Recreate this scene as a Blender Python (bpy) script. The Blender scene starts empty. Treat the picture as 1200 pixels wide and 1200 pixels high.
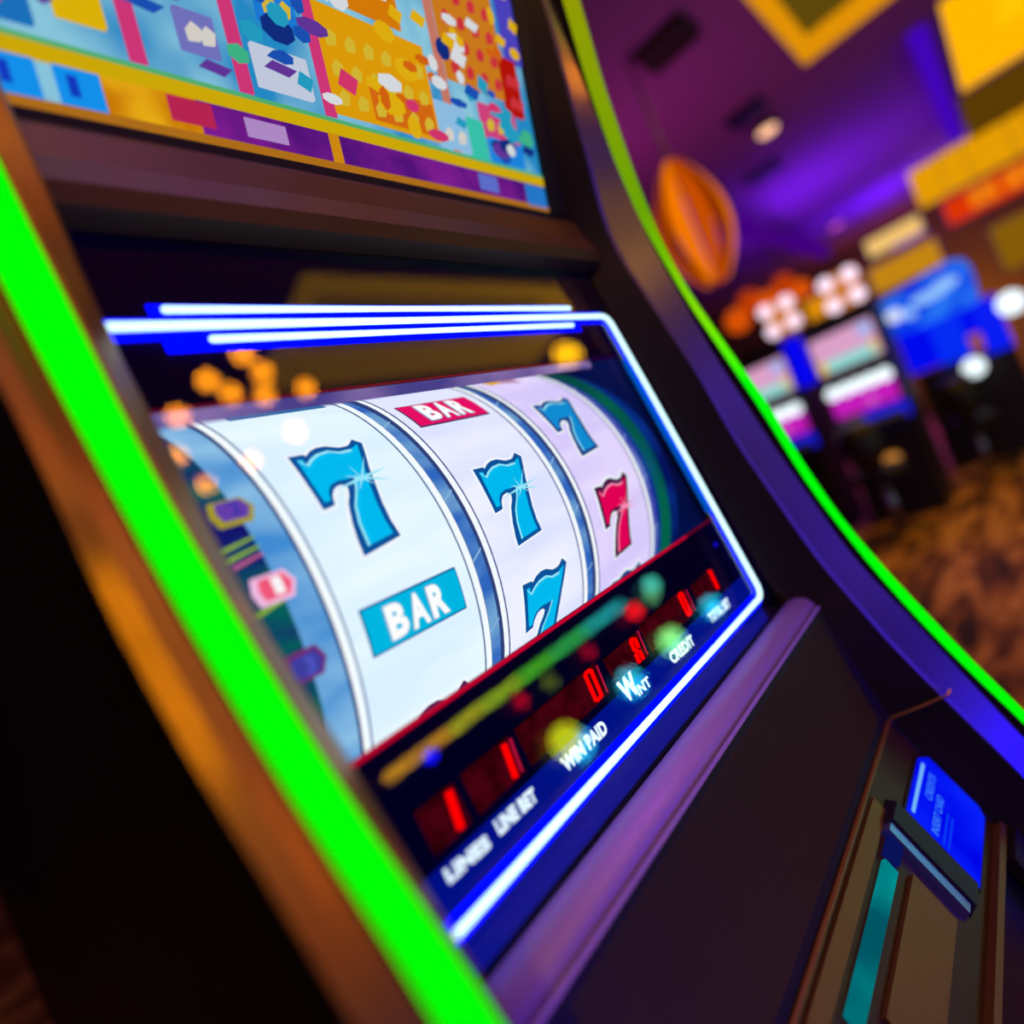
import bpy, bmesh, math, random
from mathutils import Vector, Matrix
random.seed(7)
sin, cos, pi, R = math.sin, math.cos, math.pi, math.radians

# ------------------------------------------------------------------ camera, world, exposure
S = 0.58                       # one machine unit in metres
Z0 = 1.08                      # height of the machine's reference corner
sc = bpy.context.scene
col = sc.collection
cam_d = bpy.data.cameras.new('camera'); cam = bpy.data.objects.new('camera', cam_d); col.objects.link(cam)
sc.camera = cam
cam_d.sensor_width = 36; cam_d.lens = 21.0; cam_d.clip_start = 0.02; cam_d.clip_end = 100
th, roll = R(42.507), R(21.967)
fwd = Vector((cos(th), sin(th), 0)); right = Vector((sin(th), -cos(th), 0)); up = Vector((0, 0, 1))
r2 = right*cos(roll) - up*sin(roll)
u2 = right*sin(roll) + up*cos(roll)
m = Matrix((( r2.x, u2.x, -fwd.x, -0.55554), (r2.y, u2.y, -fwd.y, -0.25227), (r2.z, u2.z, -fwd.z, 1.24395), (0, 0, 0, 1)))
cam.matrix_world = m
cam_d.dof.use_dof = True
cam_d.dof.focus_distance = 0.72*S
cam_d.dof.aperture_fstop = 1.65

w = bpy.data.worlds.new('world'); sc.world = w; w.use_nodes = True
w.node_tree.nodes['Background'].inputs[0].default_value = (0.02, 0.008, 0.03, 1)
w.node_tree.nodes['Background'].inputs[1].default_value = 0.15
sc.view_settings.view_transform = 'Standard'; sc.view_settings.look = 'None'
sc.view_settings.exposure = 0.0; sc.view_settings.gamma = 1.0; sc.view_settings.use_curve_mapping = False
sc.cycles.max_bounces = 8
sc.cycles.transparent_max_bounces = 12

def area(name, loc, tgt, size, power, color, sy=None):
    d = bpy.data.lights.new(name, 'AREA'); d.energy = power; d.color = color; d.size = size
    if sy: d.shape = 'RECTANGLE'; d.size_y = sy
    o = bpy.data.objects.new(name, d); col.objects.link(o); o.location = loc
    o.rotation_euler = (Vector(tgt)-Vector(loc)).to_track_quat('-Z', 'Y').to_euler(); return o
VIO = (0.22, 0.03, 1.0); AMB = (1.0, 0.50, 0.0)
area('ceiling_wash_violet', (9.5, 1.6, 2.6), (10.0, 1.2, 4), 1.6, 58, VIO)  # added lights without fixtures; these washes colour the ceiling
area('ceiling_wash_magenta', (4.8, 1.9, 2.7), (5.2, 1.0, 4), 1.4, 16, (0.50, 0.06, 0.30))
area('ceiling_wash_blue', (12.5, 0.9, 2.9), (12.6, 0.6, 4), 1.0, 50, (0.14, 0.01, 1.0))
area('warm_floor_fill', (4.2, 0.1, 3.9), (4.2, 0.3, 0), 0.8, 32, AMB)  # added fill with no fixture, warms the near carpet
area('violet_floor_fill', (9.6, 0.5, 3.9), (9.6, 0.5, 0), 0.8, 110, (0.35, 0.03, 1.0))  # added fill with no fixture, turns the far carpet violet
area('amber_fill_over_player', (-1.9, -1.7, 3.2), (-0.5, 0, 1.2), 0.5, 6, AMB)  # unseen fill added for amber light on the cabinet
area('amber_fill_behind_player', (-0.25, -1.35, 3.5), (-0.1, 0, 1.1), 0.5, 12, AMB)  # unseen amber fill, placed high so the glass does not mirror it
sd = bpy.data.lights.new('amber_fill_left', 'SPOT'); sd.energy = 48; sd.color = (1.0, 0.52, 0.0); sd.spot_size = R(20); sd.spot_blend = 0.9; sd.shadow_soft_size = 0.08  # narrow fill added to turn the left frame amber
so = bpy.data.objects.new('amber_fill_left', sd); col.objects.link(so); so.location = (-2.1, -1.6, 2.9)
so.rotation_euler = (Vector((-0.52, -0.02, 1.15))-Vector(so.location)).to_track_quat('-Z', 'Y').to_euler()
area('amber_wash_back_wall', (14.6, 0.6, 0.8), (16, 0.3, 2.2), 1.4, 40, (1.0, 0.5, 0.02))  # added unseen light that gives the back wall its amber tone
vd = bpy.data.lights.new('violet_rail_fill', 'SPOT'); vd.energy = 75; vd.color = (0.34, 0.06, 1.0); vd.spot_size = R(26); vd.spot_blend = 0.8; vd.shadow_soft_size = 0.05  # added fill aimed at the rail to make it violet
vo = bpy.data.objects.new('violet_rail_fill', vd); col.objects.link(vo); vo.location = (-0.1, -0.55, 2.95)
vo.rotation_euler = (Vector((-0.18, -0.02, 1.03))-Vector(vo.location)).to_track_quat('-Z', 'Y').to_euler()
area('violet_fill_behind_player', (-1.0, -3.0, 1.5), (0.05, 0, 1.15), 1.3, 6, (0.16, 0.07, 1.0), 1.5)  # invented source that the right satin band mirrors as violet
area('blue_fill_low_behind_player', (-0.2, -1.9, 0.35), (0.07, -0.1, 0.9), 0.7, 32, (0.0, 0.0, 1.0))  # invented source for the blue on the lower right band

# ------------------------------------------------------------------ materials
def lin(c):
    f = lambda v: v/12.92 if v <= 0.04045 else ((v+0.055)/1.055)**2.4
    return tuple(f(v/255.0) for v in c) + (1,)
MATS = {}
def emit(name, rgb, k=1.0):
    if name in MATS: return MATS[name]
    mt = bpy.data.materials.new(name); mt.use_nodes = True; nt = mt.node_tree
    for n in list(nt.nodes): nt.nodes.remove(n)
    o = nt.nodes.new('ShaderNodeOutputMaterial'); e = nt.nodes.new('ShaderNodeEmission')
    e.inputs[0].default_value = lin(rgb); e.inputs[1].default_value = k
    nt.links.new(e.outputs[0], o.inputs[0]); MATS[name] = mt; return mt
def bsdf(name, rgb, rough=0.5, metal=0.0, bump=None, noise=None, spec=0.5, coat=0):
    if name in MATS: return MATS[name]
    mt = bpy.data.materials.new(name); mt.use_nodes = True; nt = mt.node_tree; b = nt.nodes['Principled BSDF']
    b.inputs['Base Color'].default_value = lin(rgb); b.inputs['Roughness'].default_value = rough
    b.inputs['Metallic'].default_value = metal; b.inputs['Specular IOR Level'].default_value = spec
    b.inputs['Coat Weight'].default_value = coat
    if noise:
        tc = nt.nodes.new('ShaderNodeTexCoord'); nz = nt.nodes.new('ShaderNodeTexNoise'); nz.inputs['Scale'].default_value = noise
        nt.links.new(tc.outputs['Object'], nz.inputs['Vector'])
        mr = nt.nodes.new('ShaderNodeMapRange'); mr.inputs['To Min'].default_value = rough*0.8; mr.inputs['To Max'].default_value = min(1, rough*1.25)
        nt.links.new(nz.outputs[0], mr.inputs[0]); nt.links.new(mr.outputs[0], b.inputs['Roughness'])
        if bump:
            bp = nt.nodes.new('ShaderNodeBump'); bp.inputs['Strength'].default_value = bump; bp.inputs['Distance'].default_value = 0.0006
            nt.links.new(nz.outputs[0], bp.inputs['Height']); nt.links.new(bp.outputs[0], b.inputs['Normal'])
    MATS[name] = mt; return mt

bronze = bsdf('brushed_bronze', (150, 112, 40), 0.38, 0.8, 0.25, 420)
dark_metal = bsdf('dark_bronze', (40, 34, 22), 0.40, 0.35, 0.2, 420, spec=0.3)
dark = bsdf('dark_brown_plastic', (26, 23, 16), 0.5, 0.0, 0.25, 500, spec=0.2)
satin = bsdf('satin_dark_chrome', (150, 140, 165), 0.30, 0.95, 0.2, 600)
rail_m = bsdf('textured_rail', (150, 125, 175), 0.45, 0.25, 0.9, 700)
black = bsdf('black_plastic', (10, 9, 10), 0.5)
black_gloss = bsdf('black_gloss', (6, 6, 14), 0.25)

def glass_mat():
    mt = bpy.data.materials.new('screen_glass'); mt.use_nodes = True; nt = mt.node_tree
    for n in list(nt.nodes): nt.nodes.remove(n)
    o = nt.nodes.new('ShaderNodeOutputMaterial'); t = nt.nodes.new('ShaderNodeBsdfTransparent'); g = nt.nodes.new('ShaderNodeBsdfGlossy')
    g.inputs['Roughness'].default_value = 0.0; f = nt.nodes.new('ShaderNodeFresnel'); f.inputs[0].default_value = 1.55
    mx = nt.nodes.new('ShaderNodeMixShader'); nt.links.new(f.outputs[0], mx.inputs[0])
    nt.links.new(t.outputs[0], mx.inputs[1]); nt.links.new(g.outputs[0], mx.inputs[2]); nt.links.new(mx.outputs[0], o.inputs[0])
    return mt
glass = glass_mat()

def strip_mat():               # LED strip: green diodes, shading to lime diodes near the top of the cabinet
    mt = bpy.data.materials.new('green_led'); mt.use_nodes = True; nt = mt.node_tree
    for n in list(nt.nodes): nt.nodes.remove(n)
    o = nt.nodes.new('ShaderNodeOutputMaterial'); e = nt.nodes.new('ShaderNodeEmission'); tc = nt.nodes.new('ShaderNodeNewGeometry')
    sp = nt.nodes.new('ShaderNodeSeparateXYZ'); mr = nt.nodes.new('ShaderNodeMapRange'); cr = nt.nodes.new('ShaderNodeValToRGB')
    nt.links.new(tc.outputs['Position'], sp.inputs[0]); nt.links.new(sp.outputs['Z'], mr.inputs[0])
    mr.inputs[1].default_value = 1.28; mr.inputs[2].default_value = 1.75
    nt.links.new(mr.outputs[0], cr.inputs[0]); el = cr.color_ramp.elements
    el[0].position = 0; el[0].color = lin((0, 255, 8)); el[1].position = 1; el[1].color = lin((150, 155, 5))
    e1 = el.new(.18); e1.color = lin((130, 225, 5)); e2 = el.new(.45); e2.color = lin((105, 165, 5))
    nt.links.new(cr.outputs[0], e.inputs[0]); e.inputs[1].default_value = 1.0; nt.links.new(e.outputs[0], o.inputs[0]); return mt
green = strip_mat()

def streak_mat(name, a, b, k=1.0, scale=9, stretch=(1, 1, 8)):   # a backlit print with soft streaks
    mt = bpy.data.materials.new(name); mt.use_nodes = True; nt = mt.node_tree
    for n in list(nt.nodes): nt.nodes.remove(n)
    o = nt.nodes.new('ShaderNodeOutputMaterial'); e = nt.nodes.new('ShaderNodeEmission'); tc = nt.nodes.new('ShaderNodeTexCoord')
    mp = nt.nodes.new('ShaderNodeMapping'); mp.inputs['Scale'].default_value = stretch; nz = nt.nodes.new('ShaderNodeTexNoise')
    nz.inputs['Scale'].default_value = scale; cr = nt.nodes.new('ShaderNodeValToRGB')
    nt.links.new(tc.outputs['Object'], mp.inputs[0]); nt.links.new(mp.outputs[0], nz.inputs['Vector']); nt.links.new(nz.outputs[0], cr.inputs[0])
    cr.color_ramp.elements[0].position = .38; cr.color_ramp.elements[1].position = .64
    cr.color_ramp.elements[0].color = lin(a); cr.color_ramp.elements[1].color = lin(b)
    nt.links.new(cr.outputs[0], e.inputs[0]); e.inputs[1].default_value = k; nt.links.new(e.outputs[0], o.inputs[0]); return mt

# ------------------------------------------------------------------ mesh helpers
def P(u, n, z): return Vector((u*S, -n*S, z*S + Z0))
TAU = R(8.4); cT, sT = cos(TAU), sin(TAU)
def Q(u, v, h=0.0): return P(u, h*cT - v*sT, v*cT + h*sT)       # on the main display's plane
def tag(o, label, cat, group=None, kind=None):
    o['label'] = label; o['category'] = cat
    if group: o['group'] = group
    if kind: o['kind'] = kind
    return o
def empty(name, loc, label, cat, group=None):
    o = bpy.data.objects.new(name, None); col.objects.link(o); o.location = loc; return tag(o, label, cat, group)
def root_loc(o):
    l = Vector((0, 0, 0))
    while o: l += o.location; o = o.parent
    return l
def obj(name, verts, faces, mats, parent=None, fm=None, smooth=False, label=None, kind=None):
    me = bpy.data.meshes.new(name); off = root_loc(parent)
    me.from_pydata([tuple(Vector(v)-off) for v in verts], [], faces)
    for mt in (mats if isinstance(mats, (list, tuple)) else [mats]): me.materials.append(mt)
    if fm:
        for p, i in zip(me.polygons, fm): p.material_index = i
    if smooth:
        for p in me.polygons: p.use_smooth = True
    me.update()
    o = bpy.data.objects.new(name, me); col.objects.link(o)
    if parent: o.parent = parent
    if label: o['label'] = label
    if kind: o['kind'] = kind
    return o
class MB:
    def __init__(s): s.v = []; s.f = []; s.m = []
    def add(s, vs, fs, mi=0):
        b = len(s.v); s.v += [Vector(v) for v in vs]; s.f += [tuple(i+b for i in f) for f in fs]; s.m += [mi]*len(fs); return s
    def box(s, a, b, mi=0):
        (x0, y0, z0), (x1, y1, z1) = a, b
        vs = [(x0,y0,z0),(x1,y0,z0),(x1,y1,z0),(x0,y1,z0),(x0,y0,z1),(x1,y0,z1),(x1,y1,z1),(x0,y1,z1)]
        return s.add(vs, [(0,3,2,1),(4,5,6,7),(0,1,5,4),(1,2,6,5),(2,3,7,6),(3,0,4,7)], mi)
    def hexa(s, f4, b4, mi=0):                                   # front loop and back loop of four points
        return s.add(list(f4)+list(b4), [(0,1,2,3),(7,6,5,4),(0,4,5,1),(1,5,6,2),(2,6,7,3),(3,7,4,0)], mi)
    def slab(s, pts, back, mi=0):                                # any polygon extruded by the vector back
        n = len(pts); b = Vector(back); vs = [Vector(p) for p in pts] + [Vector(p)+b for p in pts]
        return s.add(vs, [tuple(range(n)), tuple(range(2*n-1, n-1, -1))] + [(i, n+i, n+(i+1) % n, (i+1) % n) for i in range(n)], mi)
    def tube(s, pts, r, k=10, mi=0, cap=True):
        pts = [Vector(p) for p in pts]; b = len(s.v); ref = None
        rs = r if isinstance(r, (list, tuple)) else [r]*len(pts)
        for i, p in enumerate(pts):
            t = (pts[min(i+1, len(pts)-1)] - pts[max(i-1, 0)]).normalized()
            if ref is None: ref = t.orthogonal().normalized()
            ref = (ref - t*ref.dot(t)).normalized(); bi = t.cross(ref)
            for j in range(k):
                a = 2*pi*j/k; s.v.append(p + (ref*cos(a)+bi*sin(a))*rs[i])
        for i in range(len(pts)-1):
            for j in range(k):
                s.f.append((b+i*k+j, b+i*k+(j+1) % k, b+(i+1)*k+(j+1) % k, b+(i+1)*k+j)); s.m.append(mi)
        if cap:
            s.f.append(tuple(b+j for j in range(k))[::-1]); s.m.append(mi)
            e = b+(len(pts)-1)*k; s.f.append(tuple(e+j for j in range(k))); s.m.append(mi)
        return s
    def ball(s, c, r, mi=0, nu=14, nv=9):
        c = Vector(c); rr = r if isinstance(r, tuple) else (r, r, r); b = len(s.v)
        s.v.append(c+Vector((0,0,rr[2])))
        for i in range(1, nv):
            for j in range(nu):
                a, p = pi*i/nv, 2*pi*j/nu; s.v.append(c+Vector((rr[0]*sin(a)*cos(p), rr[1]*sin(a)*sin(p), rr[2]*cos(a))))
        s.v.append(c-Vector((0,0,rr[2]))); e = len(s.v)-1
        for j in range(nu):
            s.f.append((b, b+1+j, b+1+(j+1) % nu)); s.m.append(mi)
            q = b+1+(nv-2)*nu; s.f.append((e, q+(j+1) % nu, q+j)); s.m.append(mi)
        for i in range(nv-2):
            for j in range(nu):
                a = b+1+i*nu; s.f.append((a+j, a+nu+j, a+nu+(j+1) % nu, a+(j+1) % nu)); s.m.append(mi)
        return s
    def build(s, name, mats, parent=None, smooth=False, label=None, kind=None):
        return obj(name, s.v, s.f, mats, parent, s.m, smooth, label, kind)
def struct(name, mb, mats):
    o = mb.build(name, mats); o['kind'] = 'structure'; return o
def q4(u0, u1, v0, v1, h=0.0): return [Q(u0, v0, h), Q(u1, v0, h), Q(u1, v1, h), Q(u0, v1, h)]
def itp(tab, z):
    t = sorted(tab)
    if z <= t[0][0]: a, b = t[0], t[1]
    elif z >= t[-1][0]: a, b = t[-1], t[-1]; return b[1]
    else:
        for a, b in zip(t, t[1:]):
            if a[0] <= z <= b[0]: break
    return a[1] + (b[1]-a[1])*(z-a[0])/(b[0]-a[0])
def smooth_itp(tab, z, wd=0.05):
    return sum(itp(tab, z+d*wd) for d in (-1, -.5, 0, .5, 1))/5

def text_mesh(body, bold=0.02):                                  # lettering as flat polygons, height of a capital = 1
    c = bpy.data.curves.new('t', 'FONT'); c.body = body; c.offset = bold; c.resolution_u = 3; c.size = 1; c.space_character = 1.05
    o = bpy.data.objects.new('t', c); col.objects.link(o)
    dg = bpy.context.evaluated_depsgraph_get(); me = bpy.data.meshes.new_from_object(o.evaluated_get(dg))
    vs = [v.co.copy() for v in me.vertices]; fs = [tuple(p.vertices) for p in me.polygons]
    bpy.data.objects.remove(o); bpy.data.curves.remove(c); bpy.data.meshes.remove(me)
    x0, x1 = min(v.x for v in vs), max(v.x for v in vs); y0, y1 = min(v.y for v in vs), max(v.y for v in vs)
    return [((v.x-x0)/(x1-x0), (v.y-y0)/(y1-y0)) for v in vs], fs

# ------------------------------------------------------------------ THE SLOT MACHINE
SM = empty('slot_machine', (-0.2, 0.3, 0), 'large slot machine in front with three reels, blue neon frame and green edge lights', 'slot machine')

# --- cabinet side frames, lofted from profile curves (n as a function of height z)
A_ = [(1.3, -.03), (1.09, -.035), (.76, -.112), (.66, -.100), (.64, -.0945), (0, 0), (-.03, .006), (-.05, .03), (-.07, .066), (-.265, .099), (-.465, .20), (-.62, .26), (-.9, .28)]
E1 = [(1.3, .0), (1.12, .003), (.93, -.022), (.85, -.03), (.715, -.05), (.65, -.047), (.57, -.03), (.385, .008), (.246, .026), (.01, .08), (-.16, .14), (-.245, .178), (-.385, .243), (-.62, .34), (-.9, .36)]
E2 = [(1.3, .005), (1.1, .0), (.8, .0), (.65, .004), (.527, .020), (.40, .037), (.222, .072), (-.01, .126), (-.135, .177), (-.343, .256), (-.62, .37), (-.9, .39)]
E3 = [(1.3, .03), (1.12, .016), (.967, .0), (.799, -.007), (.691, -.003), (.516, .022), (.403, .046), (.271, .073), (.169, .089), (.096, .105), (-.032, .141), (-.141, .180), (-.237, .220), (-.32, .259), (-.62, .38), (-.9, .40)]
E4 = [(1.3, .050), (1.096, .036), (.953, .020), (.777, .011), (.652, .011), (.547, .022), (.412, .051), (.297, .077), (.169, .097), (.056, .121), (-.063, .161), (-.22, .222), (-.308, .262), (-.62, .382), (-.9, .402)]
F0 = [(1.3, -.06), (.75, -.075), (.637, -.063), (.55, -.062), (.45, -.042), (.36, -.021), (.28, -.002), (.25, .010), (.17, .05), (.11, .070), (.058, .090), (0, .113), (-.15, .165), (-.34, .25), (-.9, .38)]
F1 = [(1.3, -.05), (.75, -.07), (.674, -.064), (.594, -.050), (.543, -.039), (.468, -.025), (.399, -.011), (.298, .025), (.192, .068), (.109, .111), (.042, .152), (-.15, .215), (-.34, .29), (-.9, .41)]
F2 = [(1.3, -.05), (.75, -.085), (.65, -.075), (.573, -.060), (.525, -.047), (.476, -.033), (.404, -.009), (.327, .017), (.215, .064), (.156, .095), (.071, .146), (-.1, .20), (-.34, .29), (-.9, .41)]
F3 = [(1.3, -.06), (.75, -.095), (.5, -.035), (.43, -.012), (.321, .004), (.222, .048), (.14, .104), (.078, .140), (-.1, .195), (-.34, .28), (-.9, .40)]
ZS = [1.3 - i*0.04 for i in range(56)]
def loft(name, curves, mats, fmats, parent=SM, label=None, zs=ZS, sm=0.035):
    vs, fs, fm = [], [], []; ns = len(zs)
    at = lambda c, z: P(c[0], smooth_itp(c[1], z, sm) if isinstance(c[1], list) else c[1], z)
    for j in range(len(curves)-1):                               # each band keeps its own vertices, so its edges stay crisp
        b = len(vs)
        for z in zs: vs += [at(curves[j], z), at(curves[j+1], z)]
        for i in range(ns-1): fs.append((b+2*i, b+2*i+1, b+2*i+3, b+2*i+2)); fm.append(fmats[j])
    return obj(name, vs, fs, mats, parent, fm, True, label)
shift = lambda tab, d: [(z, n+d) for z, n in tab]
loft('side_frame', [(.06, shift(A_, -.05)), (.06, A_), (.063, shift(A_, .004)), (.092, shift(E1, .002)), (.10, E1)], [dark_metal], [0, 0, 0, 0], label='dark inner slope of the right side frame')
loft('side_frame', [(.10, E1), (.104, shift(E1, .004)), (.132, shift(E2, .0)), (.135, shift(E2, -.004))], [satin], [0, 0, 0], label='glossy violet-lit band of the right side frame')
loft('side_frame', [(.135, shift(E2, -.004)), (.1375, shift(E3, -.012)), (.147, shift(E3, -.012)), (.15, shift(E3, -.001))], [dark_metal], [0, 0, 0], label='narrow dark groove beside the right light strip')
loft('light_strip', [(.15, shift(E3, -.001)), (.160, [(z, (smooth_itp(E3, z)+smooth_itp(E4, z))/2+.001) for z in ZS]), (.17, E4)], [green], [0, 0], label='thin glowing green strip on the right edge')
loft('side_panel', [(.17, E4), (.178, shift(E4, -.010)), (.184, shift(E4, -.03)), (.184, -.9)], [dark_metal], [0, 0, 0], label='outer right side of the cabinet')
# left
loft('side_frame', [(-.775, shift(F0, -.12)), (-.775, F0), (-.779, shift(F0, .004)), (-.797, shift(F1, .0)), (-.80, shift(F1, -.001))], [bronze], [0, 0, 0, 0], label='amber-lit lip between display and left light strip')
loft('light_strip', [(-.80, shift(F1, -.001)), (-.815, [(z, (smooth_itp(F1, z)+smooth_itp(F2, z))/2+.002) for z in ZS]), (-.83, F2)], [emit('green_led_pure', (0, 255, 6))], [0, 0], label='broad glowing green strip on the left edge')
loft('side_frame', [(-.83, F2), (-.832, shift(F2, -.003)), (-.846, [(z, (smooth_itp(F2, z)+smooth_itp(F3, z))/2) for z in ZS]), (-.860, F3), (-.864, shift(F3, -.03))], [bronze, black], [0, 0, 0, 1], label='amber-lit outer edge of the left side frame')
loft('side_panel', [(-.864, shift(F3, -.03)), (-.864, -.9)], [black], [0], label='black outer left side of the cabinet')
# seam across the right wall
mb = MB(); a, b = P(.063, .103, -.262), P(.101, .1925, -.2375)
mb.tube([a, P(.08, .1555, -.25), P(.0925, .189, -.241), b], .0013, 6); mb.build('seam', [bronze], SM)

# --- cabinet body behind everything, feet
mb = MB()
mb.box((-.855*S, .9*S, .02), (.185*S, .86*S, 2.15))
mb.box((-.85*S, -.27*S, .02), (.18*S, .9*S, .55))
mb.box((-.85*S, .10*S, 1.84), (.18*S, .9*S, 2.15))
mb.build('cabinet', [black], SM)
mb = MB()
for x in (-.44, .06):
    for y in (.0, .46): MB().box((x-.03, y-.03, 0), (x+.03, y+.03, .03)).build('foot', [black], SM)

mb = MB(); mb.box((-.50, .525, .02), (.107, 1.9, 2.1)); mb.build('rear_housing', [black], SM)
# --- beam between the two displays
mb = MB()
prof = [(-.095, .642), (-.070, .650), (-.066, .668), (-.080, .700), (-.088, .735), (-.103, .755), (-.16, .76), (-.16, .64)]
vs = [P(u, n, z) for u in (-.80, .075) for n, z in prof]; k = len(prof)
mb.add(vs, [(i, (i+1) % k, k+(i+1) % k, k+i) for i in range(k)] + [tuple(range(k))[::-1], tuple(range(k, 2*k))])
mb.build('beam', [bsdf('beam_bronze', (84, 62, 18), .42, .5, .2, 420)], SM)

# --- upper display, leaning toward the player
UD = Vector((0, .08, .34)).normalized()
def U(u, s, h=0.0): return P(u, -.10+UD.y*s+UD.z*h, .76+UD.z*s-UD.y*h)
def uq(u0, u1, s0, s1, h): return [U(u0, s0, h), U(u1, s0, h), U(u1, s1, h), U(u0, s1, h)]
mb = MB(); mb.slab(uq(-.84, .015, -.004, .42, 0), U(0, 0, -.03)-U(0, 0, 0)); ud = mb.build('upper_display', [streak_mat('paytable_ground', (40, 150, 215), (150, 215, 240), .8, 16, (1, 1, 1))], SM)
mb = MB()
for (a0, a1, b0, b1) in ((-.86, .06, -.02, -.004), (.015, .06, -.02, .44), (-.86, .06, .42, .44)):
    mb.hexa(uq(a0, a1, b0, b1, .008), uq(a0, a1, b0, b1, -.04))
mb.build('display_bezel', [dark], SM)
gold = streak_mat('paytable_gold', (215, 120, 5), (255, 190, 25), .8, 30, (1, 1, 1)); violet = streak_mat('paytable_violet', (85, 20, 125), (130, 30, 150), .9, 25, (1, 1, 1))
def up_piece(name, u0, u1, s0, s1, mt, h=.002, lean=0.0):
    mb = MB(); mb.hexa([U(u0, s0, h), U(u1, s0, h), U(u1+lean, s1, h), U(u0+lean, s1, h)], [U(u0, s0, .0005), U(u1, s0, .0005), U(u1+lean, s1, .0005), U(u0+lean, s1, .0005)])
    return mb.build(name, [mt], ud)
up_piece('paytable_border', -.84, .015, 0, .008, emit('amber_rule', (190, 120, 30), .8), .003)
up_piece('paytable_border', -.84, .012, .042, .056, emit('gold_rule', (225, 185, 10), .8), .004)
up_piece('paytable_border', -.84, .012, .056, .061, emit('lime_rule', (90, 190, 120), .8), .004)
up_piece('paytable_ribbon', -.60, .012, .009, .042, violet)
up_piece('paytable_ribbon', -.69, -.60, .009, .042, gold)
up_piece('paytable_ribbon', -.63, -.585, .016, .040, emit('ribbon_red', (200, 40, 90), .8), .003)
up_piece('paytable_ribbon', -.55, -.50, .016, .036, emit('ribbon_lilac', (190, 150, 215), .8), .003)
up_piece('paytable_ribbon', -.44, -.425, .008, .050, emit('gold_tie', (225, 150, 20), .8), .003)
up_piece('paytable_ribbon', -.165, -.12, .014, .038, emit('ribbon_blue', (100, 120, 220), .8), .003)
up_piece('paytable_ribbon', -.045, .012, .004, .040, emit('ribbon_cyan', (40, 130, 220), .8), .003)
cy = emit('symbol_cyan', (20, 150, 245), .9); cy2 = emit('symbol_deep_blue', (20, 60, 200), .9)
for u0 in (-.82, -.775, -.725):
    up_piece('paytable_symbol', u0, u0+.036, .008, .041, cy, .004)
    up_piece('paytable_symbol', u0+.008, u0+.016, .016, .034, cy2, .005)
pink = emit('pink_rule', (225, 60, 130), .8)
for u0, s1 in ((-.655, .20), (-.545, .25), (-.435, .30), (-.21, .40)):
    up_piece('paytable_column_rule', u0, u0+.016, .064, s1, pink if u0 != -.21 else emit('salmon_rule', (215, 130, 110), .8), .003)
cells = [(-.42, -.235, .07, .20, (235, 165, 10)), (-.40, -.27, .21, .40, (225, 130, 10)), (-.19, -.045, .17, .40, (215, 130, 30)),
         (-.355, -.24, .075, .12, (225, 110, 20)), (-.235, -.17, .065, .13, (150, 200, 240)), (-.17, -.13, .06, .12, (60, 205, 180)),
         (-.13, -.04, .10, .15, (220, 70, 130)), (-.12, -.035, .064, .10, (30, 140, 235)), (-.055, -.01, .15, .24, (190, 20, 10)),
         (-.03, .012, .24, .42, (80, 70, 200)), (-.60, -.56, .09, .13, (120, 120, 200)), (-.52, -.45, .075, .12, (205, 215, 235)),
         (-.50, -.45, .15, .20, (30, 130, 225)), (-.71, -.67, .085, .12, (235, 190, 10)), (-.80, -.73, .07, .13, (30, 120, 200)), (-.80, -.70, .15, .25, (60, 150, 225)),
         (-.64, -.56, .15, .25, (90, 190, 235)), (-.33, -.25, .28, .36, (250, 190, 20)), (-.52, -.44, .22, .34, (225, 120, 30))]
for i, (a0, a1, b0, b1, c) in enumerate(cells):
    o = up_piece('paytable_cell', a0, a1, b0, b1, emit('cell_%d' % i, c, .85), .003 + .0003*i)
    if i % 2 == 0:                                              # small symbols and figures printed in the cells
        n = max(2, int((a1-a0)/.03)); mb = MB()
        for j in range(n):
            for l in range(max(1, int((b1-b0)/.035))):
                x = a0+.006+j*(a1-a0-.01)/n; y = b0+.006+l*.035
                mb.slab([U(x, y, .012), U(x+.012, y+.002, .012), U(x+.015, y+.014, .012), U(x+.006, y+.019, .012), U(x-.001, y+.011, .012)], U(0,0,-.003)-U(0,0,0))
        mb.build('paytable_figures', [emit('fig_%d' % (i % 6), ((245, 210, 60), (235, 60, 70), (245, 240, 230), (60, 90, 200), (250, 120, 40), (90, 210, 160))[i//2 % 6], .7)], ud)

pal = [(30, 90, 200), (240, 245, 250), (235, 60, 120), (250, 195, 20), (40, 175, 215), (235, 110, 20), (110, 60, 170), (70, 200, 150), (20, 50, 140)]
rnd = random.Random(11); mb = MB()
for i in range(170):
    u_, s_ = rnd.uniform(-.83, -.01), rnd.uniform(.068, .40); warm = -.42 < u_ < -.235 or (u_ > -.19 and s_ > .17)
    c = rnd.choice([3, 5, 3, 2, 1] if warm else [0, 1, 4, 4, 8, 2, 6, 7, 0]); w_ = rnd.uniform(.008, .024); h_ = rnd.uniform(.006, .016)
    k = rnd.choice([4, 6, 8]); mb.slab([U(u_+w_*cos(2*pi*j/k+.4), s_+h_*sin(2*pi*j/k+.4), .014+.00002*i) for j in range(k)], U(0, 0, -.001)-U(0, 0, 0), c)
mb.build('paytable_confetti', [emit('confetti_%d' % i, c, .75) for i, c in enumerate(pal)], ud, kind='stuff')

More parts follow.
